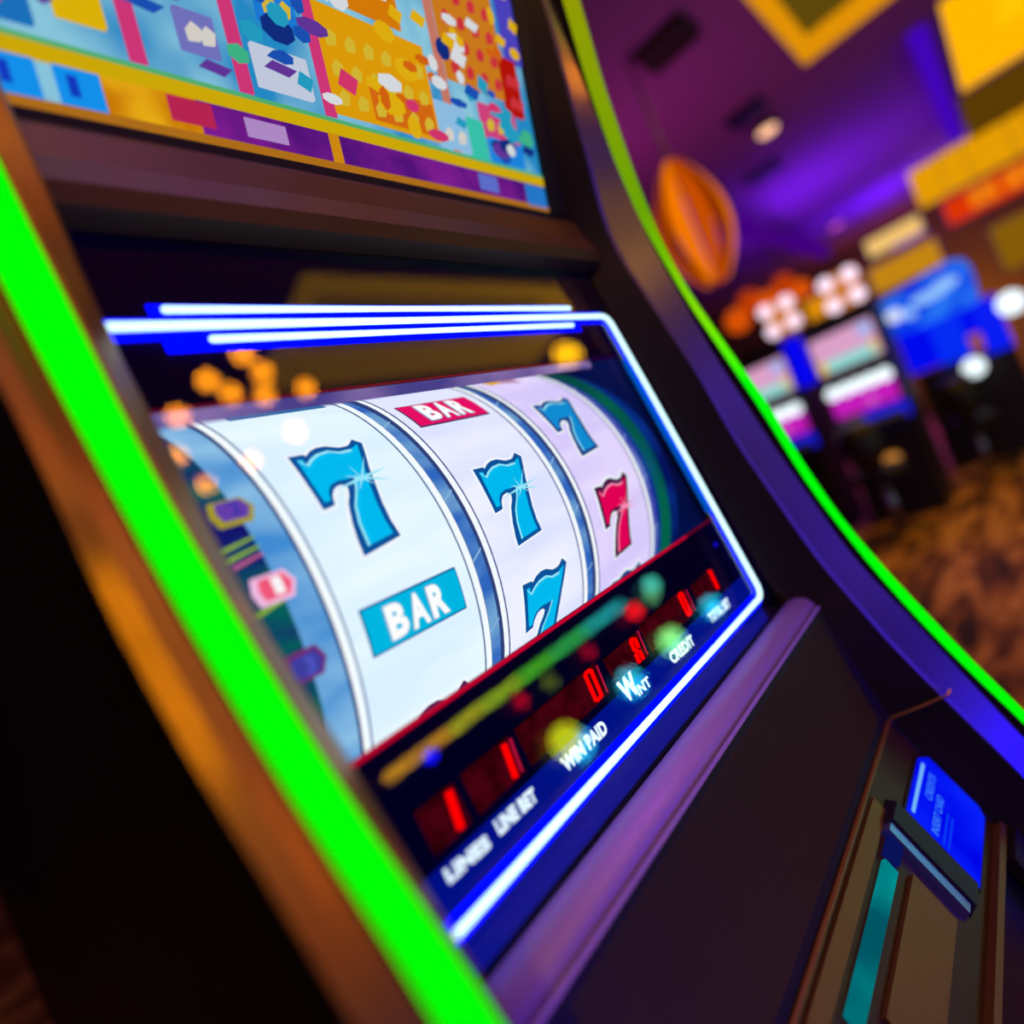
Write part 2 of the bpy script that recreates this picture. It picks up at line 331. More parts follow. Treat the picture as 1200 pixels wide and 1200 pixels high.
# --- main display: mask, window trim, glass
UL, UR = -.80, .058
WL, WR, WB, WT = -.775, .022, .148, .473
mb = MB()
for (a0, a1, b0, b1) in ((UL, UR, WT, .660), (UL, UR, -.047, WB), (WR, UR, WB, WT), (UL, WL, WB, WT)):
    mb.hexa(q4(a0, a1, b0, b1, -.004), q4(a0, a1, b0, b1, -.012))
mask = mb.build('display_mask', [bsdf('mask_navy_black', (4, 4, 34), .6, 0, spec=.05)], SM)
mb = MB(); mb.add(q4(UL, UR, -.046, .655, .001), [(0, 1, 2, 3)]); mb.build('cover_glass', [glass], SM)
redm = emit('red_trim', (205, 0, 50), .9); dred = emit('dim_red_trim', (120, 0, 35), .8)
mb = MB(); mb.hexa(q4(WL, WR-.12, WB-.004, WB, -.003), q4(WL, WR-.12, WB-.004, WB, -.010)); mb.hexa(q4(WR-.12, WR, WB-.003, WB, -.003), q4(WR-.12, WR, WB-.003, WB, -.010), 1); mb.build('window_trim', [redm, dred], SM)
mb = MB(); mb.hexa(q4(WL, -.10, WT, WT+.002, -.003), q4(WL, -.10, WT, WT+.002, -.010)); mb.hexa(q4(-.10, WR, WT, WT+.002, -.003), q4(-.10, WR, WT, WT+.002, -.010), 1); mb.build('window_trim', [dred, emit('dim_violet_trim', (50, 0, 90), .8)], SM)
# violet-grey header strip just inside the window top
mb = MB(); mb.hexa(q4(WL, -.09, WT-.012, WT, -.006), q4(WL, -.09, WT-.012, WT, -.010)); mb.build('window_header', [streak_mat('header_violet', (85, 75, 160), (170, 140, 205), .75, 14, (1, 1, 1))], SM)

# --- reels: real drums behind the glass
RN, RZ, RR = -.332, .2632, .273; RU0, RW, RG = -.69, .178, .027
def Y(u, a, r=RR):  a = R(a); return P(u, RN+r*cos(a), RZ+r*sin(a))
def drum(name, u0, u1, r, mt, a0=-100, a1=110, parent=SM, step=3, label=None, rin=None, smooth=True):
    n = int((a1-a0)/step); vs = []; rin = rin or r-.012
    for i in range(n+1):
        a = a0+(a1-a0)*i/n; vs += [Y(u0, a, rin), Y(u0, a, r), Y(u1, a, r), Y(u1, a, rin)]
    fs = [(4*i+j, 4*i+j+1, 4*i+5+j, 4*i+4+j) for i in range(n) for j in range(3)]
    return obj(name, vs, fs, mt, parent, None, False, label)
reel_cols = [((230, 246, 255), (214, 236, 254)), ((236, 238, 255), (218, 224, 254)), ((230, 218, 255), (214, 200, 250))]
reels = []
def ang_s(a0, a1): return [a0+(a1-a0)*i/20 for i in range(21)]
white_line = emit('reel_white_line', (245, 252, 255), 1.05); blue_line = emit('reel_blue_line', (50, 70, 130), .9); pale = emit('reel_pale_edge', (170, 205, 240), .95)
for i in range(3):
    u0 = RU0+i*(RW+RG); u1 = u0+RW
    rl = drum('reel', u0, u1, RR, streak_mat('reel_paper_%d' % i, reel_cols[i][1], reel_cols[i][0], 1.1, 7, (1, 1, 5)), label=['left reel with blue seven above a blue BAR plaque', 'middle reel with magenta BAR above two blue sevens', 'right reel with blue seven above a red seven'][i])
    reels.append(rl)
    for (b0, b1, mt, r) in ((u0-.0015, u0+.0045, white_line, .0015), (u0+.0075, u0+.0087, blue_line, .001), (u1-.0045, u1+.0015, white_line, .0015), (u1-.0087, u1-.0075, blue_line, .001), (u0-.0030, u0-.0016, blue_line, .0006), (u1+.0016, u1+.003, blue_line, .0006)):
        drum('edge_line', b0, b1, RR+r, mt, -60, 75, rl, 4)
div_m = streak_mat('divider_blue', (50, 110, 205), (120, 175, 225), .9, 12, (1, 1, 3)); div_m2 = streak_mat('divider_blue_right', (80, 90, 200), (125, 145, 225), .8, 12, (1, 1, 3))
drum('reel_divider', RU0-.030, RU0-.0016, RR-.003, streak_mat('divider_sky', (70, 150, 225), (150, 205, 245), .9, 10, (1, 1, 3)))
for i, mt in ((0, div_m), (1, div_m), (2, div_m2)):
    a = RU0+i*(RW+RG)+RW; drum('reel_divider', a+.0016, a+RG-.0016, RR-.004, mt)
    for t in (38, 12, -4, -22):                                  # pale cross lines on the divider
        mb = MB(); mb.add([Y(a+.003, t, RR-.0025), Y(a+RG-.003, t+2.5, RR-.0025), Y(a+RG-.003, t+3.1, RR-.0025), Y(a+.003, t+.6, RR-.0025)], [(0, 1, 2, 3)])
        mb.build('divider_mark', [emit('divider_light', (140, 190, 235), .9)], SM)
# left side: dim blue-green band with the three payline badges
drum('payline_band', -.80, RU0-.030, RR-.008, streak_mat('band_teal', (22, 28, 125), (5, 110, 105), .75, 22, (1, 1, 3)))
def badge(ac, c_out, c_in, c_face, nm, txt):
    mb = MB(); u, w_, h_ = -.7265, .0145, 2.9
    def rr(f, r): return [Y(u-w_*f, ac+h_*f*.8, r), Y(u+w_*f*.75, ac+h_*f*.8, r), Y(u+w_*f*1.15, ac, r), Y(u+w_*f*.75, ac-h_*f*.8, r), Y(u-w_*f, ac-h_*f*.8, r), Y(u-w_*f*1.2, ac, r)]
    off = Y(u, ac, RR-.004)-Y(u, ac, RR)
    mb.slab(rr(1.15, RR+.001), off, 0); mb.slab(rr(.85, RR+.003), off, 1)
    vs, fs = text_mesh(txt, .03); mb.add([Y(u-.004+x*.009, ac-1.6+y*3.2, RR+.005) for x, y in vs], fs, 2)
    mb.build('payline_badge', [c_out, c_in, c_face], SM, label=nm)
badge(24, emit('bg_y', (185, 170, 40), .8), emit('bg_v', (115, 70, 190), .8), emit('bg_n', (60, 60, 190), .8), 'yellow edged violet payline badge', '2')
badge(7.5, emit('bg_p', (245, 190, 230), 1), emit('bg_r', (245, 90, 125), 1), emit('bg_w', (255, 250, 255), 1), 'bright pink payline badge with white figure', '1')
badge(-7.5, emit('bg_m', (130, 50, 130), .8), emit('bg_d', (70, 70, 180), .8), emit('bg_e', (90, 100, 220), .8), 'dim violet payline badge', '3')
mb = MB()
for t, c in ((16.5, 0), (14.4, 0), (3.2, 0), (13, 1)):
    u0 = -.755+.006*c; mb.add([Y(u0, t, RR-.005), Y(u0+.036, t+1.6, RR-.005), Y(u0+.036, t+2.0, RR-.005), Y(u0, t+.8, RR-.005)], [(0, 1, 2, 3)], c)
mb.build('payline_streak', [emit('streak_lime', (170, 215, 40), .8), emit('streak_pink', (220, 110, 160), .8)], SM)
mb = MB(); mb.slab([P(.046, -.04, -.02), P(.046, -.62, -.02), P(.046, -.62, .62), P(.046, -.12, .62)], (.003, 0, 0)); mb.build('window_liner', [streak_mat('liner_glow', (0, 8, 52), (0, 26, 100), .8, 5, (1, 1, 1))], SM, label='dim blue lit liner right of the reels')  # blue light beside the reels is put into the liner's emission
# right side: blue shoulder, green toothed ring, dark blue flange
e = RU0+3*RW+2*RG
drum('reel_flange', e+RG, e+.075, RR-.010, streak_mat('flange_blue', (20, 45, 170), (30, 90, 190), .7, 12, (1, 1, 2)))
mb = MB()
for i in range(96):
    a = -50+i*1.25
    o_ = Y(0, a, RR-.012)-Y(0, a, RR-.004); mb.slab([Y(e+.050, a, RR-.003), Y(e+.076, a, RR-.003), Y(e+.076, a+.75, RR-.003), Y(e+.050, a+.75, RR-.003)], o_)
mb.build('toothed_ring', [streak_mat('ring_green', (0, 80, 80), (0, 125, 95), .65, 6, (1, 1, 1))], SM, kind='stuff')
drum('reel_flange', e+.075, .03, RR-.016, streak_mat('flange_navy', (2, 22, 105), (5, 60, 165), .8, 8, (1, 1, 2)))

def cut_rows(pts2, rows):                                       # polygon cut into thin horizontal rows so that it can bend round the drum
    bm = bmesh.new(); f = bm.faces.new([bm.verts.new((x, y, 0)) for x, y in pts2]); bmesh.ops.triangulate(bm, faces=[f])
    for y in rows:
        bmesh.ops.bisect_plane(bm, geom=bm.verts[:]+bm.edges[:]+bm.faces[:], plane_co=(0, y, 0), plane_no=(0, 1, 0))
    bm.verts.index_update(); vs = [(v.co.x, v.co.y) for v in bm.verts]; fs = [tuple(v.index for v in f.verts) for f in bm.faces]; bm.free(); return vs, fs
OUT = [(-.453,.472),(-.28,.464),(-.269,.441),(-.18,.49),(-.086,.514),(.015,.512),(.147,.463),(.24,.462),(.291,.475),(.376,.532),(.452,.461),(.28,.172),(.20,-.02),(.152,-.162),(.13,-.32),(.148,-.46),(-.346,-.513),(-.335,-.40),(-.294,-.254),(-.25,-.16),(-.205,-.079),(-.16,-.035),(-.125,.01),(-.105,.058),(-.146,.086),(-.20,.084),(-.248,.069),(-.285,.04),(-.315,.01),(-.352,-.068),(-.492,-.084),(-.481,.157)]
INN = [(-.401,.41),(-.335,.408),(-.344,.345),(-.25,.40),(-.155,.434),(-.016,.447),(.095,.405),(.18,.396),(.245,.408),(.375,.455),(.221,.185),(.14,.02),(.083,-.146),(.06,-.30),(.073,-.423),(-.266,-.454),(-.241,-.267),(-.175,-.126),(-.10,-.05),(-.04,.01),(.0,.07),(.03,.125),(-.065,.120),(-.17,.128),(-.276,.100),(-.337,.045),(-.366,-.024),(-.438,-.029),(-.433,.157)]
def grow(pts, d):
    n = len(pts); o = []
    for i in range(n):
        p, q, r_ = Vector(pts[i-1]), Vector(pts[i]), Vector(pts[(i+1) % n])
        a, b = (q-p).normalized(), (r_-q).normalized(); nr = Vector((a.y+b.y, -a.x-b.x)); 
        if nr.length < .2: nr = Vector((a.y, -a.x))
        nr.normalize(); o.append((q.x-nr.x*d, q.y-nr.y*d))
    return o
rows = [i/14-.55 for i in range(16)]
def seven(i, ac, wu, hd, face, rim, halo, hi, label, spark=False, amin=-60):
    uc = RU0+i*(RW+RG)+RW/2; mb = MB()
    mp = lambda vs, r: [Y(uc+x*wu, ac+y*hd, r) for x, y in vs]
    for k, (pts, r) in enumerate(((grow(OUT, .035), RR+.0008), (OUT, RR+.0016), (INN, RR+.0024))):
        vs, fs = cut_rows(pts, rows); mb.add(mp(vs, r), fs, k)
    # thin light line along the left and upper inside edge
    ln = [(-.401,.41),(-.344,.345),(-.25,.40),(-.155,.434),(-.016,.447),(.095,.405),(.245,.408)]
    vs = mp([(x, y) for x, y in ln], RR+.0030)+mp([(x+.006, y-.028) for x, y in ln], RR+.0030); n = len(ln)
    mb.add(vs, [(j, j+1, n+j+1, n+j) for j in range(n-1)], 3)
    ln = [(.03,.125),(-.06,.0),(-.175,-.126),(-.241,-.267),(-.266,-.454)]
    vs = mp([(x, y) for x, y in ln], RR+.0030)+mp([(x+.028, y+.0) for x, y in ln], RR+.0030); n = len(ln)
    mb.add(vs, [(j, j+1, n+j+1, n+j) for j in range(n-1)], 3)
    if spark:
        for an, L in ((12, .40), (58, .42), (100, .26), (-22, .36), (192, .42), (235, .22), (-55, .2), (150, .2)):
            dx, dy = cos(R(an)), sin(R(an))*.6; px, py = -dy*.018, dx*.018
            mb.add(mp([(.10-px, .09-py), (.10+px, .09+py), (.10+dx*L, .09+dy*L)], RR+.0036), [(0, 1, 2)], 3)
    mb.build('seven', [halo, rim, face, hi], reels[i], label=label)
hal = emit('halo_white', (240, 248, 255), 1.05)
cyf, cyr, cyh = emit('seven_cyan', (0, 192, 248), .97), emit('seven_rim', (12, 88, 165), .9), emit('seven_light', (150, 235, 255), 1)
rdf, rdr, rdh = emit('seven_red', (238, 0, 90), .95), emit('seven_red_rim', (70, 20, 70), .9), emit('seven_red_light', (255, 150, 190), 1)
cy3, cy3r = emit('seven_blue3', (15, 150, 225), .93), emit('seven_rim3', (30, 65, 145), .9)
seven(0, 21, .1, 27.5, cyf, cyr, hal, cyh, 'large blue seven with a white sparkle', True)
seven(1, 7.2, .104, 22.8, cyf, cyr, hal, cyh, 'blue seven with a white sparkle', True)
seven(1, -25, .104, 23, cyf, cyr, hal, cyh, 'lower blue seven cut by the window edge')
seven(2, 23.7, .106, 23, cy3, cy3r, hal, cyh, 'upper blue seven')
seven(2, -9.6, .106, 23.5, rdf, rdr, hal, rdh, 'red seven', True)
seven(0, -43, .115, 27.5, emit('seven_pink', (240, 90, 190), .95), emit('seven_plum', (80, 10, 90), .9), hal, rdh, 'top edge of a pink seven at the window bottom')
seven(2, -40.5, .10, 24, cy3, cy3r, hal, cyh, 'top edge of a blue seven at the window bottom')
def bar(i, ac, wu, hd, face, rim, label, ucs=0.0, bow=0.0):
    uc = RU0+i*(RW+RG)+RW/2+ucs; mb = MB()
    for k, (f, r) in enumerate(((1.0, RR+.001), (.93, RR+.0018))):
        a, b = wu/2*f if k == 0 else wu/2-.002, hd/2 if k == 0 else hd/2-.5
        vs = []; n = 6
        for j in range(n+1):
            t = -b+2*b*j/n; vs += [Y(uc-a, ac+t, r), Y(uc+a, ac+t, r)]
        mb.add(vs, [(2*j, 2*j+1, 2*j+3, 2*j+2) for j in range(n)], k)
    tx = [(0, 'B', .05), (1, 'A', .05), (2, 'R', .05)]; w1 = wu*.185
    for j, ch, bo in tx:
        vs, fs = text_mesh(ch, bo); x0 = uc-wu*.31+j*wu*.215
        for mi, g, r in ((3, .05, RR+.0026), (2, 0, RR+.0034)):
            mb.add([Y(x0-g*w1+x*w1*(1+2*g), ac-hd*.36+(y*(1+g)-g/2)*hd*.72, r) for x, y in vs], fs, mi)
    mb.build('bar_plaque', [rim, face, emit('bar_white', (252, 254, 255), 1.05), emit('bar_grey', (120, 170, 210), .9)], reels[i], label=label)
bar(0, -7.4, .127, 9.9, emit('bar_cyan', (0, 190, 235), .95), emit('bar_cyan_rim', (0, 110, 170), .9), 'blue plaque reading BAR')
bar(1, 40.5, .130, 11.2, emit('bar_magenta', (240, 15, 105), .95), emit('bar_magenta_rim', (90, 50, 100), .9), 'magenta plaque reading BAR', -.001)
bar(0, 58.3, .120, 10, emit('bar_cyan2', (20, 150, 205), .9), emit('bar_cyan_rim2', (0, 110, 170), .9), 'blue BAR plaque at the window top', .005)
mb = MB()
for k in range(9):
    mb.add([Y(-.245+k*.008, 52-abs(k-3)*.3, RR+.0012), Y(-.236+k*.008, 52-abs(k-2)*.3, RR+.0012), Y(-.234+k*.008, 57, RR+.0012), Y(-.246+k*.008, 57, RR+.0012)], [(0, 1, 2, 3)], 0 if k < 4 else 1)
mb.build('bell_symbol', [emit('bell_gold', (235, 175, 45), .9), emit('bell_pink', (190, 130, 170), .9)], reels[2], label='gold edge of a bell symbol at the window top')

# --- neon: three bars above the reels, one long tube along right and bottom
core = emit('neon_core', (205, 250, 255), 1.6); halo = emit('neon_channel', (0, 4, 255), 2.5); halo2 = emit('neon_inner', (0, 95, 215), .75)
def neon(pts, r, label):
    mb = MB(); n = len(pts); out = []
    for i, (u, v) in enumerate(pts): out.append(Q(u, v, .0065))
    a, b = out[0], out[1]; d = (a-b).normalized(); c_, e_ = out[-1], out[-2]; d2 = (c_-e_).normalized()
    pp = [a+d*r*S*.9, a+d*r*S*.5]+out+[c_+d2*r*S*.5, c_+d2*r*S*.9]; rs = [r*S*.3, r*S*.8]+[r*S]*n+[r*S*.8, r*S*.3]
    mb.tube(pp, rs, 12); o = mb.build('neon_tube', [core], SM, True, label=label); return o
def glow_strip(pts, wd, mt=halo, h=.002, name='neon_channel', lbl=None):  # flat emissive strip that paints the blue glow around a tube
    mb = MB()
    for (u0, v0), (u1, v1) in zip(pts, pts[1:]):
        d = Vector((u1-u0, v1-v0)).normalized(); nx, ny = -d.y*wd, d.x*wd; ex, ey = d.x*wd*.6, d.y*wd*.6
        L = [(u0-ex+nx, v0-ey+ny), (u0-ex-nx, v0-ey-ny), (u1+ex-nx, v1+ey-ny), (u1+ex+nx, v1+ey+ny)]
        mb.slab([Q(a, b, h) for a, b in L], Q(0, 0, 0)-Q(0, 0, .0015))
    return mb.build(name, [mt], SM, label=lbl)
corner = lambda cu, cv, r, a0, a1: [(cu+r*cos(R(a)), cv+r*sin(R(a))) for a in [a0+(a1-a0)*i/5 for i in range(6)]]
main_path = [(-.768, .5487), (-.4, .5487)]+corner(.005, .530, .019, 90, 0)+[(.0225, .40), (.0165, .2)]+corner(-.010, .016, .020, 0, -90)[0:6]+[(-.58, -.003), (-.76, -.003)]
neon(main_path, .0040, 'long white-blue neon tube bent round the display')
neon([(-.7185, .5652), (-.083, .5655)], .0034, 'upper short neon bar')
neon([(-.690, .5335), (-.102, .533)], .0033, 'lower short neon bar')
glow_strip(main_path, .0105); glow_strip([(-.725, .5652), (-.083, .5655)], .0085); glow_strip([(-.725, .5335), (-.080, .533)], .0085)
glow_strip([(.0075, .455), (.001, .165)], .009, halo2, .0022, 'neon_channel', 'pale blue light line inside the right neon')

# --- meter panel below the reels
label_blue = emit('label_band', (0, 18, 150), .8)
mb = MB(); mb.hexa(q4(-.79, .0, -.043, .040, -.002), q4(-.79, .0, -.043, .040, -.0045)); mb.build('label_band', [label_blue], SM, label='deep blue lit band under the meters')  # scattered neon light painted as an emissive band behind the lettering
win = streak_mat('meter_red', (48, 0, 10), (78, 2, 18), .8, 90, (1, 1, 1)); seg = emit('segment_red', (255, 0, 0), 1.1); seg2 = emit('segment_dim', (205, 20, 70), .8)
def meter(u0, u1, v0, v1, bars, label):
    mb = MB(); mb.hexa(q4(u0, u1, v0, v1, -.0015), q4(u0, u1, v0, v1, -.0045)); o = mb.build('meter_window', [win], SM, label=label)
    for (b, dim) in bars:
        mb = MB()
        for (x0, y0, x1, y1, wd) in b:
            mb.tube([Q(x0, y0, -.001), Q(x1, y1, -.001)], wd*S, 8)
        mb.build('digit_segment', [seg2 if dim else seg], o)
V0, V1 = .049, .086
one = lambda u, wd=.0034: [(u+.001, V1-.003, u-.004, V0+.003, wd)]
meter(-.711, -.668, V0, V1, [(one(-.677, .004), 0)], 'lines meter')
meter(-.657, -.592, V0, V1, [(one(-.603), 0), (one(-.593, .0015), 1)], 'line bet meter')
zero = lambda u0, u1: [(u0, V1-.002, u0-.004, V0+.004, .0026), (u1, V1-.002, u1-.004, V0+.004, .0026), (u0+.001, V1-.002, u1-.001, V1-.002, .0022), (u0-.003, V0+.004, u1-.005, V0+.004, .0022)]
meter(-.581, -.434, V0, V1, [(zero(-.458, -.446), 0), (one(-.434, .0010), 1)], 'win paid meter showing 0')
meter(-.416, -.334, .050, .082, [([(-.356, .079, -.3585, .066, .003), (-.3595, .063, -.361, .051, .003), (-.356, .079, -.350, .079, .0026), (-.3585, .0645, -.3525, .0645, .0026), (-.346, .079, -.3485, .066, .003), (-.3495, .063, -.351, .051, .003)], 0), (one(-.334, .0010), 1)], 'small centre meter')
meter(-.324, -.185, V0, V1, [(zero(-.208, -.198), 0), (one(-.184, .0010), 1)], 'credit meter showing 0')
meter(-.164, -.084, .050, .082, [(one(-.096, .0034), 0)], 'total bet meter showing 1')
txtm = emit('label_white', (225, 245, 255), 1.25); cyl = emit('label_cyan', (110, 190, 235), .9)
def label(body, u0, u1, v0, v1, dv=0.0, bold=.03, parent=SM):
    vs, fs = text_mesh(body, bold); mb = MB()
    mb.add([Q(u0+x*(u1-u0), v0+y*(v1-v0)+dv*x, -.0008) for x, y in vs], fs, 0)
    mb.build('lettering', [txtm], parent, label='white lettering reading '+body)
label('LINES', -.712, -.662, .025, .037, -.003, .055)
label('LINE BET', -.650, -.595, .0235, .037, -.002, .055)
label('WIN PAID', -.549, -.467, .0195, .035, -.001, .055)
label('W', -.419, -.384, .0255, .052, 0, .06)
label('INT', -.392, -.360, .0215, .034, -.001, .04)
label('CREDIT', -.300, -.230, .0185, .034, -.002, .055)
label('TOTAL BET', -.166, -.088, .020, .035, -.002, .055)
mb = MB(); mb.ball(Q(.001, .165, -.003), .0016, 0); mb.ball(Q(-.03, .108, -.003), .0022, 0); mb.build('indicator_lamp', [emit('blue_dot', (20, 10, 220), .9)], SM, label='tiny blue indicator lamp on the black mask')

# --- padded rail, groove, speaker deck
rp = [(.002, -.056), (.010, -.046), (.022, -.038), (.036, -.035), (.050, -.038), (.060, -.047), (.063, -.058), (.060, -.070), (.0, -.080)]
mb = MB(); k = len(rp); vs = [P(u, n, z) for u in (-.785, .062) for n, z in rp]
mb.add(vs, [(i, i+1, k+i+1, k+i) for i in range(k-1)] + [tuple(range(k))[::-1], tuple(range(k, 2*k))]); mb.build('rail', [rail_m], SM, True, label='rounded violet-lit rail below the display')
DA0, DA1 = (.067, -.056), (.099, -.265); DB1 = (.199, -.465)
mb = MB(); mb.slab([P(-.79, *DA0), P(.065, *DA0), P(.065, *DA1), P(-.79, *DA1)], (0, .01, -.004)); mb.build('speaker_deck', [dark], SM)
mb = MB(); nn = 62; dA = Vector((DA1[0]-DA0[0], DA1[1]-DA0[1])); no = Vector((-dA.y, dA.x)).normalized()
for i in range(nn):
    t = .06+.86*i/nn; t2 = t+.007
    c = [(DA0[0]+dA.x*t_, DA0[1]+dA.y*t_) for t_ in (t, (t+t2)/2, t2)]
    vs = [P(u, n+(no.x*.0014 if j == 1 else 0), z+(no.y*.0014 if j == 1 else 0)) for u in (-.70, .035) for j, (n, z) in enumerate(c)]
    mb.add(vs, [(0, 1, 4, 3), (1, 2, 5, 4)])
mb.build('grille_ribs', [bsdf('grille_brown', (46, 38, 22), .55, .0, spec=.3)], SM, kind='stuff')
mb = MB(); mb.slab([P(-.79, .0665, -.0535), P(.06, .0665, -.0535), P(.06, .0690, -.0575), P(-.79, .0690, -.0575)], (0, .001, -.001)); mb.build('trim_line', [rail_m], SM, label='thin violet-lit line above the grille')
# --- lower deck with card screen, bill slot and light
DB = Vector((.45, -.9)).normalized(); NB = Vector((-DB.y, DB.x))
def B(u, s, h=0.0): return P(u, DA1[0]+DB.x*s+NB.x*h, DA1[1]+DB.y*s+NB.y*h)
def bq(u0, u1, s0, s1, h): return [B(u0, s0, h), B(u1, s0, h), B(u1, s1, h), B(u0, s1, h)]
mb = MB(); mb.hexa(bq(-.79, .09, 0, .205, 0), bq(-.79, .09, 0, .205, -.02)); mb.build('button_deck', [bsdf('deck_brown', (60, 42, 18), .42, .3, .2, 420, spec=.3)], SM)
mb = MB(); mb.tube([B(-.79, .002, .002), B(.085, .002, .002)], .004*S, 8); mb.build('deck_edge', [bsdf('deck_bronze', (120, 85, 32), .42, .6, .2, 420)], SM, label='amber-lit front edge of the lower deck')
mb = MB(); mb.hexa(bq(-.79, -.13, .012, .034, .004), bq(-.79, -.13, .012, .034, 0)); mb.build('deck_border', [bsdf('deck_bronze', (120, 85, 32), .42, .6, .2, 420)], SM)
# recessed card screen with rounded outer edge
pts = [(-.098, .060), (.040, .060), (.064, .075), (.078, .10), (.080, .13), (.070, .16), (.050, .178), (-.098, .178)]
mb = MB(); mb.slab([B(u*1.0+(-.004 if u < 0 else .005), s+(.004 if s > .12 else -.004), .003) for u, s in pts], B(0, 0, 0)-B(0, 0, .006)); rim = mb.build('card_screen_frame', [dark], SM)
mb = MB(); mb.slab([B(u, s, .005) for u, s in pts], B(0, 0, 0)-B(0, 0, .003)); cs = mb.build('card_screen', [streak_mat('card_blue', (0, 5, 235), (8, 35, 255), 1.0, 14, (1, 1, 1))], SM, label='small bright blue card screen with pale lettering')
mb = MB(); mb.hexa(bq(-.085, .035, .066, .071, .0058), bq(-.085, .035, .066, .071, .005)); mb.build('screen_line', [emit('card_line', (120, 190, 255), .95)], cs)
def card_text(body, u0, u1, s0, s1):
    vs, fs = text_mesh(body, .02); mb = MB(); mb.add([B(u0+x*(u1-u0), s1+(s0-s1)*y, .006) for x, y in vs], fs); mb.build('lettering', [emit('card_text', (60, 130, 255), .95)], cs, label='pale blue lettering')
card_text('CREDITS', -.03, .030, .080, .092); card_text('INSERT CARD', -.085, .0, .098, .110)
mb = MB()
for s_ in (.118, .126): mb.hexa(bq(-.088, -.02, s_, s_+.003, .0058), bq(-.088, -.02, s_, s_+.003, .005))
mb.build('screen_line', [emit('card_line_dim', (10, 60, 255), .9)], cs)
# bill acceptor: a raised lip, black slot and teal light bar
mb = MB(); mb.hexa(bq(-.150, -.112, .036, .165, .016), bq(-.158, -.106, .030, .172, 0)); mb.build('bill_slot', [black], SM)
mb = MB(); mb.hexa(bq(-.168, -.153, .038, .16, .012), bq(-.172, -.150, .034, .166, 0)); mb.build('bill_slot_lip', [bsdf('lip_blue_highlight', (120, 140, 200), .3, .9)], SM, label='blue-lit steel lip of the bill slot')  # the blue highlight is mixed into the lip's metal colour
mb = MB(); mb.hexa(bq(-.205, -.168, .044, .064, .009), bq(-.205, -.168, .044, .064, 0)); mb.build('bill_slot_end', [emit('slot_deep_blue', (15, 25, 110), .6)], SM)
mb = MB(); mb.hexa(bq(-.44, -.212, .046, .066, .006), bq(-.44, -.212, .046, .066, 0)); mb.build('slot_light', [streak_mat('teal_light', (0, 95, 110), (0, 160, 160), .8, 14, (1, 1, 1))], SM, label='teal light bar of the bill slot')
mb = MB(); mb.hexa(bq(-.40, -.19, .085, .150, .006), bq(-.40, -.19, .085, .150, 0)); mb.build('instruction_plate', [bsdf('deck_bronze', (120, 85, 32), .42, .6, .2, 420)], SM)
mb = MB(); mb.hexa(bq(-.79, .085, .198, .208, .012), bq(-.79, .085, .198, .212, -.02)); mb.build('deck_lip', [bsdf('deck_bronze', (120, 85, 32), .42, .6, .2, 420)], SM)
mb = MB(); mb.slab([B(-.79, .21, 0), B(.085, .21, 0), P(.085, .28, -.75), P(-.79, .28, -.75)], (0, .02, 0)); mb.build('lower_door', [black_gloss], SM)
mb = MB(); mb.hexa([B(.0, .215, .02), B(.07, .215, .02), P(.07, .27, -.62), P(.0, .27, -.62)], [B(.0, .215, 0), B(.07, .215, 0), P(.07, .26, -.62), P(.0, .26, -.62)]); mb.build('door_post', [dark_metal], SM)

# ------------------------------------------------------------------ THE ROOM
def carpet():
    mt = bpy.data.materials.new('carpet'); mt.use_nodes = True; nt = mt.node_tree; b = nt.nodes['Principled BSDF']; b.inputs['Roughness'].default_value = .95
    tc = nt.nodes.new('ShaderNodeTexCoord'); mp = nt.nodes.new('ShaderNodeMapping'); mp.inputs['Scale'].default_value = (1.3, 4.2, 1)
    nz = nt.nodes.new('ShaderNodeTexNoise'); nz.inputs['Scale'].default_value = 1.6; nz.inputs['Detail'].default_value = 2; nz.inputs['Distortion'].default_value = 1.4
    cr = nt.nodes.new('ShaderNodeValToRGB'); el = cr.color_ramp.elements; el[0].position = .36; el[0].color = lin((50, 30, 26)); el[1].position = .66; el[1].color = lin((225, 165, 95))
    x = el.new(.5); x.color = lin((150, 95, 50))
    nt.links.new(tc.outputs['Object'], mp.inputs[0]); nt.links.new(mp.outputs[0], nz.inputs['Vector']); nt.links.new(nz.outputs[0], cr.inputs[0]); nt.links.new(cr.outputs[0], b.inputs['Base Color']); return mt
struct('floor', MB().box((-6, -9, -.1), (16, 7, 0)), [carpet()])
plaster = bsdf('ceiling_plaster', (150, 78, 160), .8, noise=3); wallm = bsdf('wall_brown', (120, 80, 60), .8)
coffers = [(3.3, 6.15, -1.7, .48), (6.85, 9.85, -2.9, -.50), (1.9, 5.7, -3.45, -2.2), (12.6, 14.3, -2.4, .45)]
xs = sorted({-6, 16, *[c[0] for c in coffers], *[c[1] for c in coffers]}); ys = sorted({-9, 7, *[c[2] for c in coffers], *[c[3] for c in coffers]})
mb = MB()
for x0, x1 in zip(xs, xs[1:]):
    for y0, y1 in zip(ys, ys[1:]):
        cx, cy_ = (x0+x1)/2, (y0+y1)/2
        if not any(c[0] < cx < c[1] and c[2] < cy_ < c[3] for c in coffers): mb.box((x0, y0, 4.0), (x1, y1, 4.1))
ceil = struct('ceiling', mb, [plaster])
cof_glow = [(225, 145, 5), (255, 178, 0), (150, 105, 5), (225, 150, 0)]
cof_dark = [(95, 72, 12), (255, 190, 5), (105, 74, 5), (110, 80, 8)]
